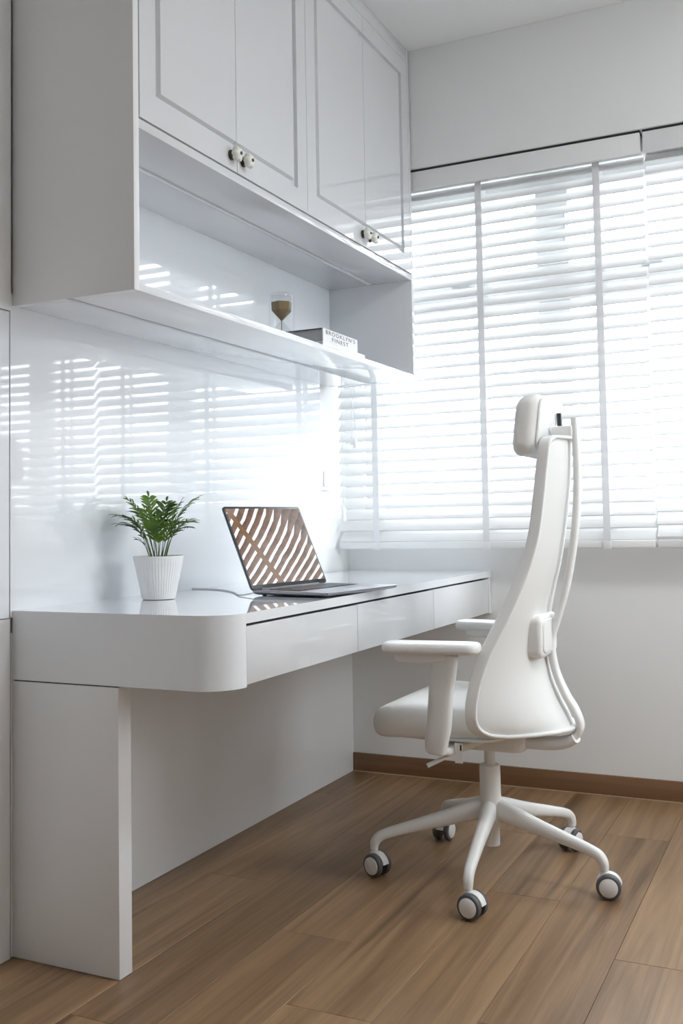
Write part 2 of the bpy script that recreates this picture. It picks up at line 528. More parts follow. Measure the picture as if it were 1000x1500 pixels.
# ------------------------------------------------------------------ blinds
PITCH_S, SW, TILT = .0412, .050, math.radians(45)
Z_TOP, Z_BOT = 2.112, .865
YS = 1.695
def slat_mesh(L):
    V, F = [], []
    n = 6
    prof = []
    for k in range(n + 1):
        s = -SW / 2 + SW * k / n
        c = .0022 * (1 - (2 * s / SW) ** 2)
        prof.append((s, c + .0014))
    for k in range(n, -1, -1):
        s = -SW / 2 + SW * k / n
        c = .0022 * (1 - (2 * s / SW) ** 2)
        prof.append((s, c - .0014))
    # s>0 is the window side (up), s<0 the room side (down); crown faces the room / up
    for xx in (0, L):
        for s, c in prof:
            V.append((xx, s * math.cos(TILT) - c * math.sin(TILT), s * math.sin(TILT) + c * math.cos(TILT)))
    m = len(prof)
    for k in range(m):
        F.append((k, (k + 1) % m, m + (k + 1) % m, m + k))
    F.append(tuple(range(m))); F.append(tuple(range(m, 2 * m))[::-1])
    return V, F

def blind(x0, x1, tapes, label, dz, cords):
    root = thing('window_blind', (x0, YS, Z_BOT), label, 'blind', 'horizontal slat blinds on the window')
    v, f = slat_mesh(x1 - x0)
    first = None
    z = Z_TOP + dz
    i = 0
    jr = random.Random(int(x0 * 100) + 3)
    while z > Z_BOT:
        if first is None:
            first = mesh('slat', v, f, 'slat', None, smooth=30, org=(0, 0, 0))
            ob = first
        else:
            ob = bpy.data.objects.new('slat', first.data); COL.objects.link(ob)
        ob.parent = root
        ob.location = (0, 0, z - Z_BOT)
        ob.rotation_euler = (math.radians(jr.uniform(-1.6, 1.6)), math.radians(jr.uniform(-.05, .05)), 0)
        z -= PITCH_S; i += 1
    box('bottom_rail', x0, x1, YS - .026, YS + .026, Z_BOT - .033, Z_BOT - .008, 'slat', root, bevel=.004)
    box('head_rail', x0 + .002, x1 - .002, YS - .028, YS + .030, 2.135, 2.19, 'slat', root, bevel=.002)
    box('valance', x0 + .001, x1 - .001, YBEAM + .008, YBEAM + .020, 2.118, 2.188, 'slat', root, bevel=.003)
    box('gap_shade_strip', x0 + .001, x1 - .001, YBEAM + .010, YS + .05, 2.1885, 2.1955, 'black', root)  # black strip added so the gap above the valance reads as shade
    for tx in tapes:
        box('ladder_tape', tx - .0115, tx + .0115, YS - .0285, YS - .0275, Z_BOT - .034, 2.125, 'tape', root)
        box('ladder_tape', tx - .0115, tx + .0115, YS + .0275, YS + .0285, Z_BOT - .034, 2.125, 'tape', root)
        box('tape_clip', tx - .0135, tx + .0135, YS - .030, YS - .026, Z_BOT - .036, Z_BOT - .011, 'slat', root, bevel=.001)
    for cx, cyy, zb, kind in cords:
        sweep('pull_cord', [(cx, cyy, 2.12, .0012, .0012), (cx, cyy, zb, .0012, .0012)], 'tape', root, side=(1, 0, 0), res=8)
        if kind == 'bell':
            lathe('tassel', [(.003, .034), (.0055, .028), (.0075, .01), (.008, 0), (.004, 0)], (cx, cyy, zb - .03), 'slat', root, res=16)
        else:
            lathe('tassel', [(.003, .055), (.006, .048), (.0085, .012), (.0095, 0), (.004, 0)], (cx, cyy, zb - .05), 'slat', root, res=16)
    return root
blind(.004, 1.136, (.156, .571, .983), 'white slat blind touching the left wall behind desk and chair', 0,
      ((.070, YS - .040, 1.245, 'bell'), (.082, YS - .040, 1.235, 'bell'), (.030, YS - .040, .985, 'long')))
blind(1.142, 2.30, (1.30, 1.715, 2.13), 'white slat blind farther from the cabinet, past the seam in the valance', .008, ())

# ------------------------------------------------------------------ desk
DX, DZ, DB, RC = .552, .750, .599, .082
YD_ = .082
dk = thing('desk', (0, 0, 0), 'white glossy built-in desk with rounded corner, drawers and slab leg', 'desk')
def desk_outline(inset, r=RC, y1=YB - .001):
    pts = [(.0005, y1), (.0005, inset)]
    cx, cyy = DX - r, r
    rr = r - inset
    for k in range(13):
        a = math.radians(-90 + 90 * k / 12)
        pts.append((cx + rr * math.cos(a), cyy + rr * math.sin(a)))
    pts.append((DX - inset, y1))
    return pts
def prism(name, outline, z0, z1, mat, parent, bevel=0.0, smooth=30, **kw):
    n = len(outline)
    V = [(x_, y_, z0) for x_, y_ in outline] + [(x_, y_, z1) for x_, y_ in outline]
    F = [tuple(range(n))[::-1], tuple(range(n, 2 * n))] + [(k, (k + 1) % n, n + (k + 1) % n, n + k) for k in range(n)]
    return mesh(name, V, F, mat, parent, smooth=smooth, bevel=bevel, **kw)
box('desktop', .0001, DX, YD_, YB - .001, .7285, DZ, 'glass_panel', dk)
# rounded end: solid up to where the drawers start
YD = YD_
end = [(.0005, YD), (.0005, 0)] + desk_outline(0)[2:15]
prism('end_block', end, DB, DZ, 'glass_panel', dk)
box('carcass', .0005, DX - .022, YD, YB - .03, DB + .010, .7245, 'lacquer', dk)
box('end_panel', .0005, DX, 1.742, YB - .001, DB + .002, .7285, 'lacquer', dk, bevel=.001)
box('shadow_gap', .003, DX - .012, YD, 1.742, .7245, .7285, 'gap', dk)
dy = [YD + .001, .631, 1.185, 1.740]
for k in range(3):
    box('drawer', DX - .021, DX - .0005, dy[k] + .001, dy[k + 1] - .0015, DB + .005, .7225, 'lacquer', dk, bevel=.001)
    box('drawer_gap', DX - .0225, DX - .0215, dy[k] - .002, dy[k + 1] + .002, DB + .010, .7245, 'gap', dk)
box('leg', .0005, .289, .0005, .043, .001, DB - .003, 'satin', dk, bevel=.001)
box('leg_gap', .003, .284, .004, .040, DB - .003, DB, 'gap', dk)

# ------------------------------------------------------------------ wall cabinet
CX = .338; CY1 = 1.622; ZS0, ZS1 = 1.432, 1.449; ZU = 1.787; ZD = 1.812; ZDT = 2.575
wc = thing('wall_cabinet', (0, 0, ZS0), 'white glossy wall cabinet with four doors over an open shelf', 'cabinet')
T = .019
box('side_panel', .0005, CX, 0, T, ZS0, ZC - .001, 'satin', wc, bevel=.001)
box('side_panel', .0005, CX, CY1 - T, CY1, ZS0, ZC - .001, 'lacquer', wc, bevel=.001)
box('shelf', .0001, CX, T, CY1 - T, ZS0, ZS1, 'glass_panel', wc, bevel=.001)
box('back_panel', .0005, .012, T, CY1 - T, ZS1, ZU, 'glass_panel', wc)
box('bottom_board', .0005, CX - .001, T, CY1 - T, ZU, ZD - .004, 'lacquer', wc, bevel=.001)
box('cabinet_body', .0005, CX - .024, T, CY1 - T, ZD - .004, ZC - .002, 'gap', wc)
box('cornice', CX - .024, CX - .001, T, CY1 - T, ZDT + .003, ZC - .001, 'lacquer', wc, bevel=.001)
box('led_profile', .176, .196, .12, 1.585, ZU - .0015, ZU, 'alu', wc)
box('led_lens', .181, .191, .125, 1.580, ZU - .003, ZU - .0015, 'satin', wc)
box('led_profile', .154, .166, .003, CY1 - .003, ZS0 - .0015, ZS0, 'alu', wc)
dYs = [T + .0035, .422, .8065, 1.2135, CY1 - T - .002]
G0, G1, DEP = .057, .074, .011     # groove from door edge, its inner side, its depth
def door(y0, y1, hinge_left):
    z0, z1 = ZD, ZDT
    xf, xb, xg = CX, CX - .022, CX - DEP
    P_ = []
    P_.append(boxdata(xb, xg, y0, y1, z0, z1))
    s0, s1 = (y0, y0 + G0) if hinge_left else (y1 - G0, y1)
    P_.append(boxdata(xg, xf, s0, s1, z0, z1))
    if hinge_left:
        a, b_ = y0 + G0, y1; pa, pb = y0 + G1, y1
    else:
        a, b_ = y0, y1 - G0; pa, pb = y0, y1 - G1
    P_.append(boxdata(xg, xf, a, b_, z0, z0 + G0))
    P_.append(boxdata(xg, xf, a, b_, z1 - G0, z1))
    v, f = join(P_)
    d = mesh('door', v, f, 'lacquer', wc)
    # raised field, chamfered towards the groove
    ch = .005
    V = [(xg, pa, z0 + G1), (xg, pb, z0 + G1), (xg, pb, z1 - G1), (xg, pa, z1 - G1)]
    ia, ib = (pa + ch, pb) if hinge_left else (pa, pb - ch)
    V += [(xf - .001, ia, z0 + G1 + ch), (xf - .001, ib, z0 + G1 + ch), (xf - .001, ib, z1 - G1 - ch), (xf - .001, ia, z1 - G1 - ch)]
    F = [(0, 1, 2, 3), (4, 5, 6, 7), (0, 1, 5, 4), (1, 2, 6, 5), (2, 3, 7, 6), (3, 0, 4, 7)]
    mesh('door_field', V, F, 'lacquer', d)
    # knob: bronze collar, scalloped ceramic body, bronze screw
    ky = y1 - .027 if hinge_left else y0 + .027
    kz = z0 + .036
    V, F = [], []
    prof = [(.006, .004), (.0065, .008), (.013, .010), (.0165, .014), (.0175, .019), (.0165, .024), (.012, .028), (.005, .029)]
    res = 40
    for r, h in prof:
        for k in range(res):
            a = 2 * math.pi * k / res
            rr = r * (1 + .16 * math.cos(6 * a) * min(1, r / .013))
            V.append((xf + h, ky + rr * math.cos(a), kz + rr * math.sin(a)))
    for i in range(len(prof) - 1):
        for k in range(res):
            k2 = (k + 1) % res
            F.append((i * res + k, i * res + k2, (i + 1) * res + k2, (i + 1) * res + k))
    F.append(tuple(range(res))[::-1]); F.append(tuple((len(prof) - 1) * res + k for k in range(res)))
    mesh('knob', V, F, 'ceramic', d, smooth=50)
    lathe('knob_collar', [(.013, 0), (.013, .003), (.008, .005), (.0055, .008)], (xf, ky, kz), 'bronze', d, axis=(1, 0, 0), res=20)
    lathe('knob_screw', [(.0045, .028), (.0045, .031), (.002, .0325)], (xf, ky, kz), 'bronze', d, axis=(1, 0, 0), res=14)
    return d
for k in range(4):
    door(dYs[k] + (.001 if k else 0), dYs[k + 1] - .001, k % 2 == 0)

# ------------------------------------------------------------------ office chair (faces the desk, -X)
CXc, CYc = .803, .906
ch_ = thing('office_chair', (CXc, CYc, 0), 'white high-back office chair with headrest and five casters', 'chair')
# star base
hub = [(.022, .075), (.0225, .12), (.030, .135), (.034, .150), (.034, .175), (.030, .195), (.0275, .205), (.0275, .282), (.026, .284)]
lathe('column_cover', hub, (CXc, CYc, 0), 'plastic', ch_)
lathe('gas_lift', [(.0145, .280), (.0145, .345)], (CXc, CYc, 0), 'plastic', ch_, res=20)
axis_deg = {0: -15, 1: -5, 2: -108, 3: -100, 4: -82}
for k in range(5):
    a = math.radians(61 + 72 * k)
    ca, sa = math.cos(a), math.sin(a)
    P_ = lambda r, z: (CXc + r * ca, CYc + r * sa, z)
    side = (-sa, ca, 0)
    pts = [(*P_(.010, .168), .020, .030), (*P_(.05, .163), .020, .026), (*P_(.13, .143), .0165, .020), (*P_(.22, .122), .0145, .0155),
           (*P_(.275, .108), .0135, .0135), (*P_(.298, .098), .013, .013), (*P_(.309, .083), .0122, .0122), (*P_(.311, .066), .0105, .0105)]
    sweep('base_leg', pts, 'plastic', ch_, side=side, n=2.5, sub=4)
    cx, cyy = CXc + .311 * ca, CYc + .311 * sa
    ad = math.radians(axis_deg[k])
    ax = Vector((math.cos(ad), math.sin(ad), 0))
    tv = Vector((-ax.y, ax.x, 0))
    cen = Vector((cx, cyy, .0305)) + tv * (.010 if k in (2, 3, 4) else -.010)
    # hood: half ring over the wheels plus stem
    V, F = [], []
    na = 14
    for i in range(na + 1):
        t = math.radians(8 + 164 * i / na)
        for r in (.0315, .0225):
            for hh in (-.0105, .0105):
                V.append(cen + tv * (r * math.cos(t)) + Vector((0, 0, r * math.sin(t))) + ax * hh)
    for i in range(na):
        q = i * 4
        F += [(q, q + 1, q + 5, q + 4), (q + 2, q + 6, q + 7, q + 3), (q, q + 4, q + 6, q + 2), (q + 1, q + 3, q + 7, q + 5)]
    F += [(0, 2, 3, 1), (na * 4, na * 4 + 1, na * 4 + 3, na * 4 + 2)]
    sv, sf = lathedata([(.0095, .030), (.0095, .060), (.006, .064), (.006, .070)], (cx, cyy, 0), res=16)
    v, f = join([(V, F), (sv, sf)])
    cs = mesh('caster', v, f, 'plastic', ch_, smooth=40)
    for sg in (1, -1):
        d = ax * sg
        lathe('tyre', [(.010, .0107), (.0280, .0107), (.0300, .0130), (.0305, .0170), (.0300, .0215), (.0280, .0240), (.0235, .0250), (.0230, .0235)],
              cen, 'tyre', cs, axis=d, res=32)
        lathe('hub_cap', [(.0225, .0235), (.0225, .0260), (.0205, .0275), (.001, .0282)], cen, 'plastic', cs, axis=d, res=32)

# mechanism under the seat
v, f = puckdata(.105, .065, .03, round_layers(.330, .388, .014), lambda u, v_, h: (CXc + .005 + u, CYc + v_, h))
mech = mesh('mechanism', v, f, 'plastic', ch_, smooth=40)
sweep('back_carrier', [(.83, CYc, .362, .050, .018), (.93, CYc, .352, .040, .016), (1.00, CYc, .355, .034, .015), (1.035, CYc, .372, .030, .014)], 'plastic', ch_, side=(0, 1, 0), n=3, sub=4)
# seat
seat_cx, seat_w, seat_d = .760, .212, .248
def seat_frame(u, v_, h):
    t = (u + seat_w) / (2 * seat_w)               # 0 front .. 1 rear
    drop = -.012 * max(0, (.35 - t) / .35) ** 2
    dish = -.004 * (1 - (v_ / seat_d) ** 2) if h > .44 else 0
    X_ = seat_cx + u
    mw = (.244 * max(.02, 1 - (X_ - .838) / .155) ** .476 - .016) if X_ > .82 else .248
    return (X_, CYc + v_ * min(1, mw / seat_d), h + drop + dish)
lay = [(.030, .388), (.012, .391), (.004, .400), (.0, .415), (0, .430), (.004, .447), (.014, .459), (.030, .465), (.07, .468), (.12, .469)]
v, f = puckdata(seat_w, seat_d, .085, lay, seat_frame, n=8)
mesh('seat', v, f, 'fabric', ch_, smooth=60)
v, f = puckdata(seat_w - .055, seat_d - .04, .07, [(.02, .378), (0, .384), (0, .3895)], lambda u, v_, h: (seat_cx + u - .025, CYc + v_, h), n=8)
mesh('seat_pan', v, f, 'plastic', ch_, smooth=40)

# backrest
rows = [(1.140, .075, 1.016, 1.040), (1.133, .103, 1.009, 1.040), (1.115, .118, 1.005, 1.040), (1.05, .125, .997, 1.037), (1.00, .130, .992, 1.032),
        (.90, .140, .979, 1.018), (.815, .155, .958, 1.002), (.715, .185, .921, .976), (.617, .215, .875, .962), (.536, .235, .848, .968),
        (.470, .246, .838, .992), (.428, .240, .842, 1.014), (.406, .215, .864, 1.024), (.398, .175, .905, 1.028)]
R2 = catmull(rows, 4)
nc = 25
def back_pt(row, t, off=0.0):
    z, w, xe, xc = row
    x_ = xe + (xc - xe) * (1 - abs(t) ** 2.1)
    return Vector((x_ + off, CYc + w * t, z))
V, F = [], []
for off in (0.0, -.007):
    for row in R2:
        for k in range(nc):
            V.append(back_pt(row, -1 + 2 * k / (nc - 1), off))
nr = len(R2)
for s in range(2):
    for i in range(nr - 1):
        for k in range(nc - 1):
            q = s * nr * nc + i * nc + k
            F.append((q, q + 1, q + nc + 1, q + nc))
S = nr * nc
for i in range(nr - 1):
    F.append((i * nc, (i + 1) * nc, S + (i + 1) * nc, S + i * nc))
    F.append((i * nc + nc - 1, (i + 1) * nc + nc - 1, S + (i + 1) * nc + nc - 1, S + i * nc + nc - 1))
for k in range(nc - 1):
    F.append((k, k + 1, S + k + 1, S + k))
    q = (nr - 1) * nc + k
    F.append((q, q + 1, S + q + 1, S + q))
mesh('backrest', V, F, 'mesh_fabric', ch_, smooth=70)
# frame along the whole rim
loop = []
for row in R2[::-1]:
    loop.append((row, -1))
rim = [(*back_pt(r, t, -.001), .0050, .0150) for r, t in loop]
rim += [(*back_pt(R2[0], t, -.001), .0050, .0135) for t in (-.6, -.2, .2, .6)]
rim += [(*back_pt(r, 1, -.001), .0050, .0150) for r in R2]
rim += [(*back_pt(R2[-1], t, -.001), .0050, .0135) for t in (.75, .5, .25, 0, -.25, -.5, -.75)]
def rimdata(pts, res=16):
    V, F = [], []
    N = len(pts)
    for i, p in enumerate(pts):
        c = Vector(p[:3])
        t = (Vector(pts[(i + 1) % N][:3]) - Vector(pts[i - 1][:3])).normalized()
        s = Vector((1, 0, 0)); s = (s - t * s.dot(t)).normalized()
        w = t.cross(s)
        for k in range(res):
            a = 2 * math.pi * k / res
            ca_, sa_ = math.cos(a), math.sin(a)
            V.append(c + s * (p[4] * math.copysign(abs(ca_) ** .5, ca_)) + w * (p[3] * math.copysign(abs(sa_) ** .5, sa_)))
    for i in range(N):
        for k in range(res):
            F.append((i * res + k, i * res + (k + 1) % res, ((i + 1) % N) * res + (k + 1) % res, ((i + 1) % N) * res + k))
    return V, F
v, f = rimdata(rim)
mesh('back_frame', v, f, 'plastic', ch_, smooth=80)
# spine
sp_ = [(1.000, .362), (1.030, .372), (1.046, .400), (1.034, .440), (1.010, .480), (.985, .543), (.977, .613), (.995, .675), (1.024, .772), (1.049, .913), (1.058, 1.054), (1.055, 1.193)]
sweep('spine', [(x_, CYc + .004, z_, .017 if z_ > .5 else .021, .0095) for x_, z_ in sp_], 'plastic', ch_, side=(0, 1, 0), n=3.2, sub=5)
# lumbar support
def lum_frame(u, v_, h):
    return (.940 + h - (u / .08) ** 2 * .010, CYc - .022 + u, .634 + v_)
v, f = puckdata(.082, .054, .020, round_layers(0, .046, .010), lum_frame)
lm = mesh('lumbar_pad', v, f, 'plastic', ch_, smooth=50)
v, f = puckdata(.068, .042, .014, [(0, .0455), (.001, .0478), (.004, .0485)], lum_frame)
mesh('lumbar_cover', v, f, 'plastic', lm, smooth=50)
# headrest
HT = math.radians(7)
def head_frame(u, v_, h):
    bow = -.020 * (u / .13) ** 2               # ends curl forward
    x_ = .925 + h + bow * .8
    z_ = 1.165 + v_ + .004
    return (x_ + (z_ - 1.165) * math.tan(HT) + .012, CYc + u, z_ + .006 * (h / .06))
v, f = puckdata(.130, .078, .034, round_layers(0, .062, .024, 5), head_frame, n=7)
hr = mesh('headrest', v, f, 'fabric', ch_, smooth=60)
v, f = puckdata(.116, .066, .026, [(0, .0585), (.0, .064), (.003, .0665)], head_frame, n=7)
mesh('headrest_shell', v, f, 'plastic', hr, smooth=40)
box('headrest_slot', 1.000, 1.0105, CYc + .040, CYc + .058, 1.178, 1.212, 'black', hr, bevel=.001)
box('headrest_bracket', .998, 1.052, CYc - .022, CYc + .024, 1.142, 1.172, 'plastic', hr, bevel=.004)
# armrests
for sg in (-1, 1):
    yo = CYc + sg * .268
    toe = math.radians(8) * sg                  # fronts turned slightly outwards
    def pad_frame(u, v_, h, yo=yo, toe=toe):
        return (.746 + u * math.cos(toe) + v_ * math.sin(toe), yo - u * math.sin(toe) + v_ * math.cos(toe), h)
    arm = sweep('arm_post', [(.752, yo, .366, .026, .013), (.756, yo, .400, .030, .0165), (.763, yo, .436, .031, .0165), (.768, yo, .50, .031, .0155), (.776, yo, .560, .033, .015), (.781, yo, .606, .034, .0155)],
                'plastic', ch_, side=(1, 0, 0), n=3.2, sub=3)
    v, f = puckdata(.122, .043, .032, round_layers(.608, .634, .010, 4), pad_frame, n=8)
    mesh('arm_pad', v, f, 'plastic', arm, smooth=60)
    v, f = puckdata(.070, .024, .012, [(.012, .586), (.002, .592), (0, .609)], lambda u, v_, h, g=pad_frame: g(u - .022, v_, h))
    mesh('arm_slider', v, f, 'plastic', arm, smooth=40)
    sweep('arm_bracket', [(.752, yo - sg * .002, .372, .028, .012), (.760, yo - sg * .05, .362, .026, .012), (.775, CYc + sg * .10, .358, .03, .013), (.785, CYc + sg * .04, .358, .03, .013)],
          'plastic', ch_, side=(1, 0, 0), n=3, sub=3)
sweep('lever', [(.765, CYc - .15, .350, .004, .004), (.762, CYc - .20, .345, .004, .004), (.745, CYc - .225, .338, .006, .0045), (.720, CYc - .245, .327, .007, .005)], 'plastic', ch_, side=(1, 0, 0), sub=3)
tg = box('care_tag', .786, .806, CYc - .226, CYc - .225, .335, .384, 'tag', ch_)
box('tag_print', .800, .8035, CYc - .2268, CYc - .2260, .366, .380, 'ink', tg)

# ------------------------------------------------------------------ laptop
LW, LD, LT = .335, .235, .0125
lp = thing('laptop', (.335, .675, DZ), 'open grey laptop showing a brown slatted picture on the desk', 'laptop')
la = math.radians(-8.1)
LF = Vector((math.cos(la), math.sin(la), 0)); LL = Vector((-math.sin(la), math.cos(la), 0))
L0 = Vector((.335, .675, DZ))
def lap(u, v_, h):            # u: towards the front from the hinge, v: along the hinge, h: up
    return L0 + LF * u + LL * v_ + Vector((0, 0, h))
v, f = puckdata(LD / 2, LW / 2, .010, [(.012, .0025), (.004, .005), (0, .009), (0, .0138), (.0006, .0144)], lambda u, v_, h: lap(u + LD / 2, v_, h if u < LD / 2 - .03 else h - (.0018 if h > .008 else 0)))
base = mesh('laptop_base', v, f, 'laptop', lp, smooth=40)
def lapbox(name, u0, u1, v0, v1, h0, h1, mat, parent):
    bv, bf = boxdata(u0, u1, v0, v1, h0, h1)
    return mesh(name, [lap(*p) for p in bv], bf, mat, parent)
for r_ in range(5):
    for c_ in range(14):
        w = (LW - .06) / 14
        lapbox('key', .035 + r_ * .019, .035 + r_ * .019 + .016, -LW / 2 + .03 + c_ * w, -LW / 2 + .03 + (c_ + 1) * w - .003, .0144, .0152, 'black', base)
lapbox('trackpad', .140, .222, -.06, .06, .0125, .0130, 'alu', base)
for u0 in (.02, LD - .03):
    for v0 in (-LW / 2 + .03, LW / 2 - .03):
        fv, ff = lathedata([(.006, .0002), (.006, .0035)], lap(u0, v0, 0), res=12)
        mesh('foot', fv, ff, 'black', base, smooth=40)
lt = math.radians(114.0)
LU = LF * math.cos(lt) + Vector((0, 0, math.sin(lt)))          # up the lid
LN = LF * math.sin(lt) - Vector((0, 0, math.cos(lt)))          # display side normal (towards the user)
H0 = lap(.004, 0, .0150)
def lid(u, v_, h):           # u up the lid, v along the hinge, h towards user
    return H0 + LU * u + LL * v_ + LN * h
v, f = puckdata(.117, LW / 2, .009, [(.001, -.0052), (0, -.0045), (0, -.0005), (.0006, 0)], lambda u, v_, h: lid(u + .117, v_, h))
ld = mesh('lid', v, f, 'black', lp, smooth=40)
v, f = puckdata(.1172, LW / 2 + .0004, .009, [(.0012, -.0066), (0, -.0058), (0, -.0030)], lambda u, v_, h: lid(u + .117, v_, h))
mesh('lid_shell', v, f, 'laptop', ld, smooth=40)
dv = [lid(.012, -LW / 2 + .006, .0004), lid(.012, LW / 2 - .006, .0004), lid(.228, LW / 2 - .006, .0004), lid(.228, -LW / 2 + .006, .0004)]
ds = mesh('display', dv + [lid(.012, -LW / 2 + .006, -.0002), lid(.012, LW / 2 - .006, -.0002), lid(.228, LW / 2 - .006, -.0002), lid(.228, -LW / 2 + .006, -.0002)],
          [(0, 1, 2, 3), (7, 6, 5, 4), (0, 4, 5, 1), (1, 5, 6, 2), (2, 6, 7, 3), (3, 7, 4, 0)], 'screen', ld)
uvl = ds.data.uv_layers.new(name='UVMap')
inv = {}
for lo in ds.data.loops:
    co = ds.data.vertices[lo.vertex_index].co + ORG[ds] - H0
    # seen by the user the far end (+LL) is on the right
    uvl.data[lo.index].uv = ((co.dot(LL) + LW / 2 - .006) / (LW - .012), (co.dot(LU) - .012) / .216)
sweep('hinge', [(*lid(-.001, -LW / 2 + .04, -.004), .005, .005), (*lid(-.001, LW / 2 - .04, -.004), .005, .005)], 'black', lp, side=(0, 0, 1), res=12)
cb = sweep('laptop_cable', [(*lap(.010, -LW / 2 - .0015, .0085), .0016, .0016), (*lap(.0, -LW / 2 - .010, .0055), .0016, .0016), (*lap(-.03, -LW / 2 - .012, .0020), .0016, .0016),
                            (.20, .60, DZ + .0018, .0016, .0016), (.10, .68, DZ + .0018, .0016, .0016), (.004, .70, DZ + .0018, .0016, .0016)], 'alu', None, side=(0, 0, 1), res=8, sub=5)
tag(cb, 'thin grey cable running from the laptop to the glossy wall', 'cable')

# ------------------------------------------------------------------ potted palm
PX, PY = .133, .362
pp = thing('potted_plant', (PX, PY, DZ), 'small green parlour palm in a ribbed white pot on the desk', 'plant')
res = 144
prof = [(.036, .001), (.0395, .0015), (.0415, .006), (.046, .030), (.0525, .060), (.0585, .088), (.0610, .100), (.0620, .106), (.0618, .1075), (.0595, .1075), (.0585, .104), (.0560, .088), (.001, .088)]
V, F = [], []
for i, (r, h) in enumerate(prof):
    for k in range(res):
        a = 2 * math.pi * k / res
        rib = .0007 * math.cos(48 * a) if 2 <= i <= 6 else 0
        V.append((PX + (r + rib) * math.cos(a), PY + (r + rib) * math.sin(a), DZ + h))
for i in range(len(prof) - 1):
    for k in range(res):
        k2 = (k + 1) % res
        F.append((i * res + k, i * res + k2, (i + 1) * res + k2, (i + 1) * res + k))
F.append(tuple(range(res))[::-1]); F.append(tuple((len(prof) - 1) * res + k for k in range(res)))
mesh('pot', V, F, 'pot', pp, smooth=35)
V, F = lathedata([(.0575, .0885), (.0578, .098), (.045, .1005), (.02, .102), (.001, .1025)], (PX, PY, DZ), res=40)
rs = random.Random(4)
V = [Vector(p) + Vector((0, 0, rs.uniform(-.0012, .0012) if i > 80 else 0)) for i, p in enumerate(V)]
mesh('soil', V, F, 'soil', pp, smooth=60)
CR = Vector((.9, .43, 0)); CF = Vector((-.43, .9, 0))
def frond(base, tip_dir, length, droop, nleaf, leaf_len, seed, wid=.0036, start=.45):
    r = random.Random(seed)
    up_ = Vector((0, 0, 1))
    p = Vector(base); d = (up_ * 1.0 + tip_dir * .25).normalized()
    pts = []
    N = 18
    for i in range(N + 1):
        t = i / N
        pts.append(p.copy())
        d = (d + tip_dir * (droop * .065 * (t ** 1.2)) - up_ * (droop * .028 * t * t)).normalized()
        p = p + d * (length / N)
    sw = [(*q, .0011 * (1 - .6 * i / N), .0011 * (1 - .6 * i / N)) for i, q in enumerate(pts)]
    SV, SF = sweepdata(sw, side=(1, 0, .01), res=6)
    st = mesh('frond', SV, SF, 'stem', pp, smooth=60)
    LV, LFc = [], []
    def leaflet(q, dirv, nrm, L, w):
        side_ = dirv.cross(nrm).normalized()
        k = len(LV)
        segs = 5
        for j in range(segs + 1):
            t = j / segs
            ww = w * (math.sin(math.pi * min(.98, .12 + .86 * t)) ** .75) if j < segs else w * .06
            c = q + dirv * (L * t) - up_ * (L * .30 * t * t)
            LV.append(c + side_ * ww + nrm * ww * .35)
            LV.append(c)
            LV.append(c - side_ * ww + nrm * ww * .35)
        for j in range(segs):
            b_ = k + 3 * j
            LFc.extend([(b_, b_ + 1, b_ + 4, b_ + 3), (b_ + 1, b_ + 2, b_ + 5, b_ + 4)])
    for j in range(nleaf):
        t = start + (1 - start) * j / (nleaf - 1)
        i = min(N - 1, int(t * N)); fr = t * N - i
        q = pts[i].lerp(pts[i + 1], min(1, fr))
        d = (pts[i + 1] - pts[i]).normalized()
        sd = d.cross(up_)
        if sd.length < .05: sd = CR.copy()
        sd.normalize()
        nm = sd.cross(d).normalized()
        ln = leaf_len * (1 - .45 * abs(2 * (j / (nleaf - 1)) - .85)) * r.uniform(.85, 1.15)
        for sg in ((1, -1) if j < nleaf - 1 else (0,)):
            dv_ = (d * r.uniform(.75, 1.0) + sd * sg * r.uniform(.55, .8) + nm * r.uniform(-.05, .25)).normalized()
            leaflet(q, dv_, nm, ln, wid * r.uniform(.85, 1.15))
    mesh('leaflets', LV, LFc, 'leaf', st, smooth=60)
def fdir(deg):     # 0 = picture right, 90 = away from the viewer
    a = math.radians(deg)
    return CR * math.cos(a) + CF * math.sin(a)
fr_list = [  # base offset (right, away), direction, length, droop, leaflets, leaf length, first leaflet
    (.014, .000, 8, .172, 1.55, 8, .052, .62), (.016, .010, -10, .128, 3.0, 6, .042, .55), (.018, -.006, -25, .112, 3.4, 6, .040, .50),
    (-.018, .000, 178, .150, 2.9, 7, .046, .55), (-.014, -.012, 195, .128, 3.4, 7, .044, .50), (-.020, .008, 160, .135, 2.4, 7, .046, .55),
    (-.008, .000, 168, .168, 1.25, 8, .050, .60), (-.004, .006, 120, .170, .8, 8, .046, .60), (.002, -.008, 300, .155, .9, 7, .046, .58),
    (-.012, .010, 140, .150, 1.8, 7, .046, .52), (.010, -.014, 335, .118, 2.2, 6, .040, .50), (-.002, -.006, 250, .140, 1.2, 7, .048, .50),
    (.018, .006, 35, .125, 2.4, 6, .042, .50), (-.020, -.008, 215, .112, 2.5, 6, .042, .48), (.004, .014, 70, .150, 1.1, 7, .046, .55),
    (-.006, -.016, 270, .108, 1.4, 7, .046, .45), (.006, .002, 2, .150, .6, 7, .046, .50), (-.010, .004, 175, .138, .7, 7, .048, .45),
    (.010, -.004, 320, .105, 1.0, 7, .046, .42), (-.014, -.004, 200, .105, 1.3, 7, .046, .42), (.000, .000, 100, .115, .5, 7, .046, .40),
    (.002, -.010, 280, .100, .6, 7, .046, .42), (-.022, .000, 185, .060, 2.0, 3, .030, .60), (.012, .004, 20, .140, 1.2, 7, .046, .50)]
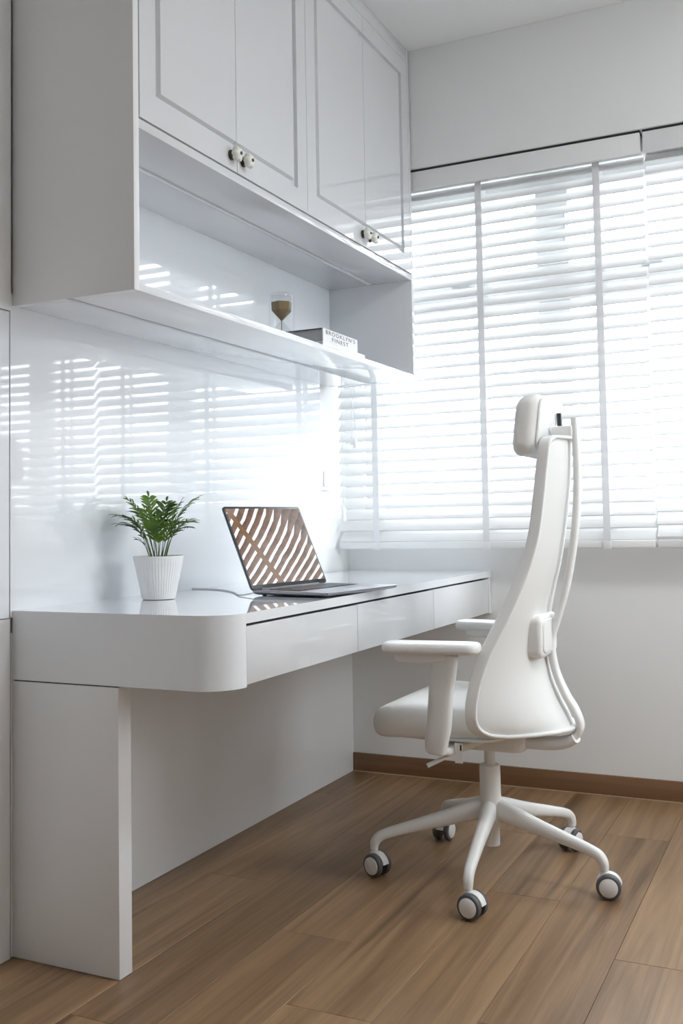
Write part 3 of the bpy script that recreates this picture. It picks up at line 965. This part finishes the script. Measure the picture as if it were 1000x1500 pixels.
for i, (ox, oy, dg, L, dr, nl, ll, st_) in enumerate(fr_list):
    bpos = Vector((PX, PY, DZ + .1005)) + CR * ox + CF * oy
    frond(bpos, fdir(dg), L, dr, nl, ll, 100 + i, wid=.0036, start=st_)

# ------------------------------------------------------------------ shelf objects
HX, HY = .200, .893
hg = thing('hourglass', (HX, HY, ZS1), 'clear glass hourglass with gold sand on the open shelf', 'hourglass')
lathe('glass_cylinder', [(.034, .0005), (.037, .003), (.0375, .010), (.0375, .152), (.036, .160), (.030, .164), (.004, .164)], (HX, HY, ZS1), 'glass', hg, res=32)
zc = ZS1 + .083
def facet(name, prof, mat):
    v, f = lathedata([(r, h) for r, h in prof], (HX, HY, 0), res=6)
    return mesh(name, v, f, mat, hg)
facet('bulb_upper', [(.0025, zc), (.018, zc + .016), (.0315, zc + .030), (.0325, zc + .058), (.0325, zc + .072), (.028, zc + .076)], 'glass')
facet('bulb_lower', [(.0025, zc), (.018, zc - .016), (.0315, zc - .030), (.0325, zc - .058), (.0325, zc - .076), (.028, zc - .079)], 'glass')
facet('sand', [(.0015, zc + .001), (.017, zc + .0165), (.0300, zc + .0305), (.0310, zc + .055), (.0310, zc + .0555)], 'sand')
lathe('sand_stream', [(.0011, zc - .040), (.0011, zc + .002)], (HX, HY, 0), 'sand', hg, res=10)
lathe('sand_pile', [(.027, zc - .0795 + .005), (.012, zc - .068), (.002, zc - .058)], (HX, HY, 0), 'sand', hg, res=20)

def book(name, x0, x1, y0, y1, z0, z1, label, cover, spine_mat):
    r_ = thing(name, ((x0 + x1) / 2, (y0 + y1) / 2, z0), label, 'book', 'books stacked on the open shelf')
    t = .0028
    box('cover', x0, x1, y0, y1, z1 - t, z1, cover, r_, bevel=.0006, seg=1)
    box('cover', x0, x1, y0, y1, z0, z0 + t, cover, r_, bevel=.0006, seg=1)
    box('page_block', x0 + .004, x1 - .004, y0 + .003, y1 - .003, z0 + t, z1 - t, 'pages', r_)
    s = box('spine', x1 - .0035, x1 + .0006, y0 - .0002, y1 + .0002, z0, z1, spine_mat, r_, bevel=.0006, seg=1)
    return r_, s
book('book', .075, .305, .955, 1.258, ZS1, ZS1 + .0235, 'plain white book lying at the bottom, under the lettered book', 'bookwhite', 'bookwhite')
B2, S2 = book('book', .080, .300, .967, 1.212, ZS1 + .0237, ZS1 + .066, 'white book with black spine lettering lying on the plain book', 'bookdark', 'bookwhite')
def lettering(s, size, y0, y1, zc_, x_, parent):
    cu = bpy.data.curves.new('t', 'FONT'); cu.body = s; cu.size = size; cu.align_x = 'CENTER'; cu.align_y = 'CENTER'
    cu.space_character = 1.25
    to = bpy.data.objects.new('t', cu); COL.objects.link(to)
    bpy.context.view_layer.update()
    me = bpy.data.meshes.new_from_object(to.evaluated_get(bpy.context.evaluated_depsgraph_get()))
    bpy.data.objects.remove(to)
    xs = [v_.co.x for v_ in me.vertices]
    sc_ = (y1 - y0) / (max(xs) - min(xs))
    mid = (max(xs) + min(xs)) / 2
    for v_ in me.vertices:
        a, b_ = (v_.co.x - mid) * sc_, v_.co.y
        v_.co = Vector((x_, (y0 + y1) / 2 + a, zc_ + b_)) - ORG[parent]
    me.materials.append(M['ink'])
    ob = bpy.data.objects.new('lettering', me); COL.objects.link(ob); ob.parent = parent
    return ob
lettering("BROOKLYN'S", .0170, .984, 1.192, ZS1 + .0550, .3010, S2)
lettering("FINEST", .0170, 1.026, 1.142, ZS1 + .0375, .3010, S2)

# ------------------------------------------------------------------ light switch
sw = thing('light_switch', (WL, 1.576, 1.09), 'white square light switch on the wall beside the blind', 'switch')
box('switch_plate', WL, WL + .013, 1.533, 1.619, 1.047, 1.133, 'switch', sw, bevel=.003)
box('rocker', WL + .013, WL + .019, 1.549, 1.603, 1.063, 1.117, 'switch', sw, bevel=.0015)

# ------------------------------------------------------------------ added fill lamp, unseen (on the ceiling, right-hand side of the room)
FILL_LAMP = 13.0
cl = thing('fill_lamp', (2.2, .30, ZC), 'added unseen round ceiling lamp giving the room fill light', 'lamp')
lathe('fill_lamp_ring', [(.24, -.001), (.27, -.002), (.272, -.030), (.262, -.036), (.252, -.030), (.250, -.010)], (2.2, .30, ZC), 'plastic', cl, res=48)
m, n, l, p = new_mat('fill_lamp_diffuser')
t = n.new('ShaderNodeTexCoord'); x_ = n.new('ShaderNodeTexNoise'); x_.inputs['Scale'].default_value = 8
l.new(t.outputs['Object'], x_.inputs['Vector'])
r_ = n.new('ShaderNodeMapRange'); r_.inputs[3].default_value = FILL_LAMP * .97; r_.inputs[4].default_value = FILL_LAMP * 1.03
l.new(x_.outputs['Fac'], r_.inputs[0]); l.new(r_.outputs[0], p.inputs['Emission Strength'])
p.inputs['Emission Color'].default_value = (.955, .98, 1.0, 1)
M['lamp'] = m
lathe('fill_lamp_diffuser', [(.248, -.028), (.235, -.048), (.18, -.066), (.09, -.076), (.001, -.078)], (2.2, .30, ZC), 'lamp', cl, res=48)
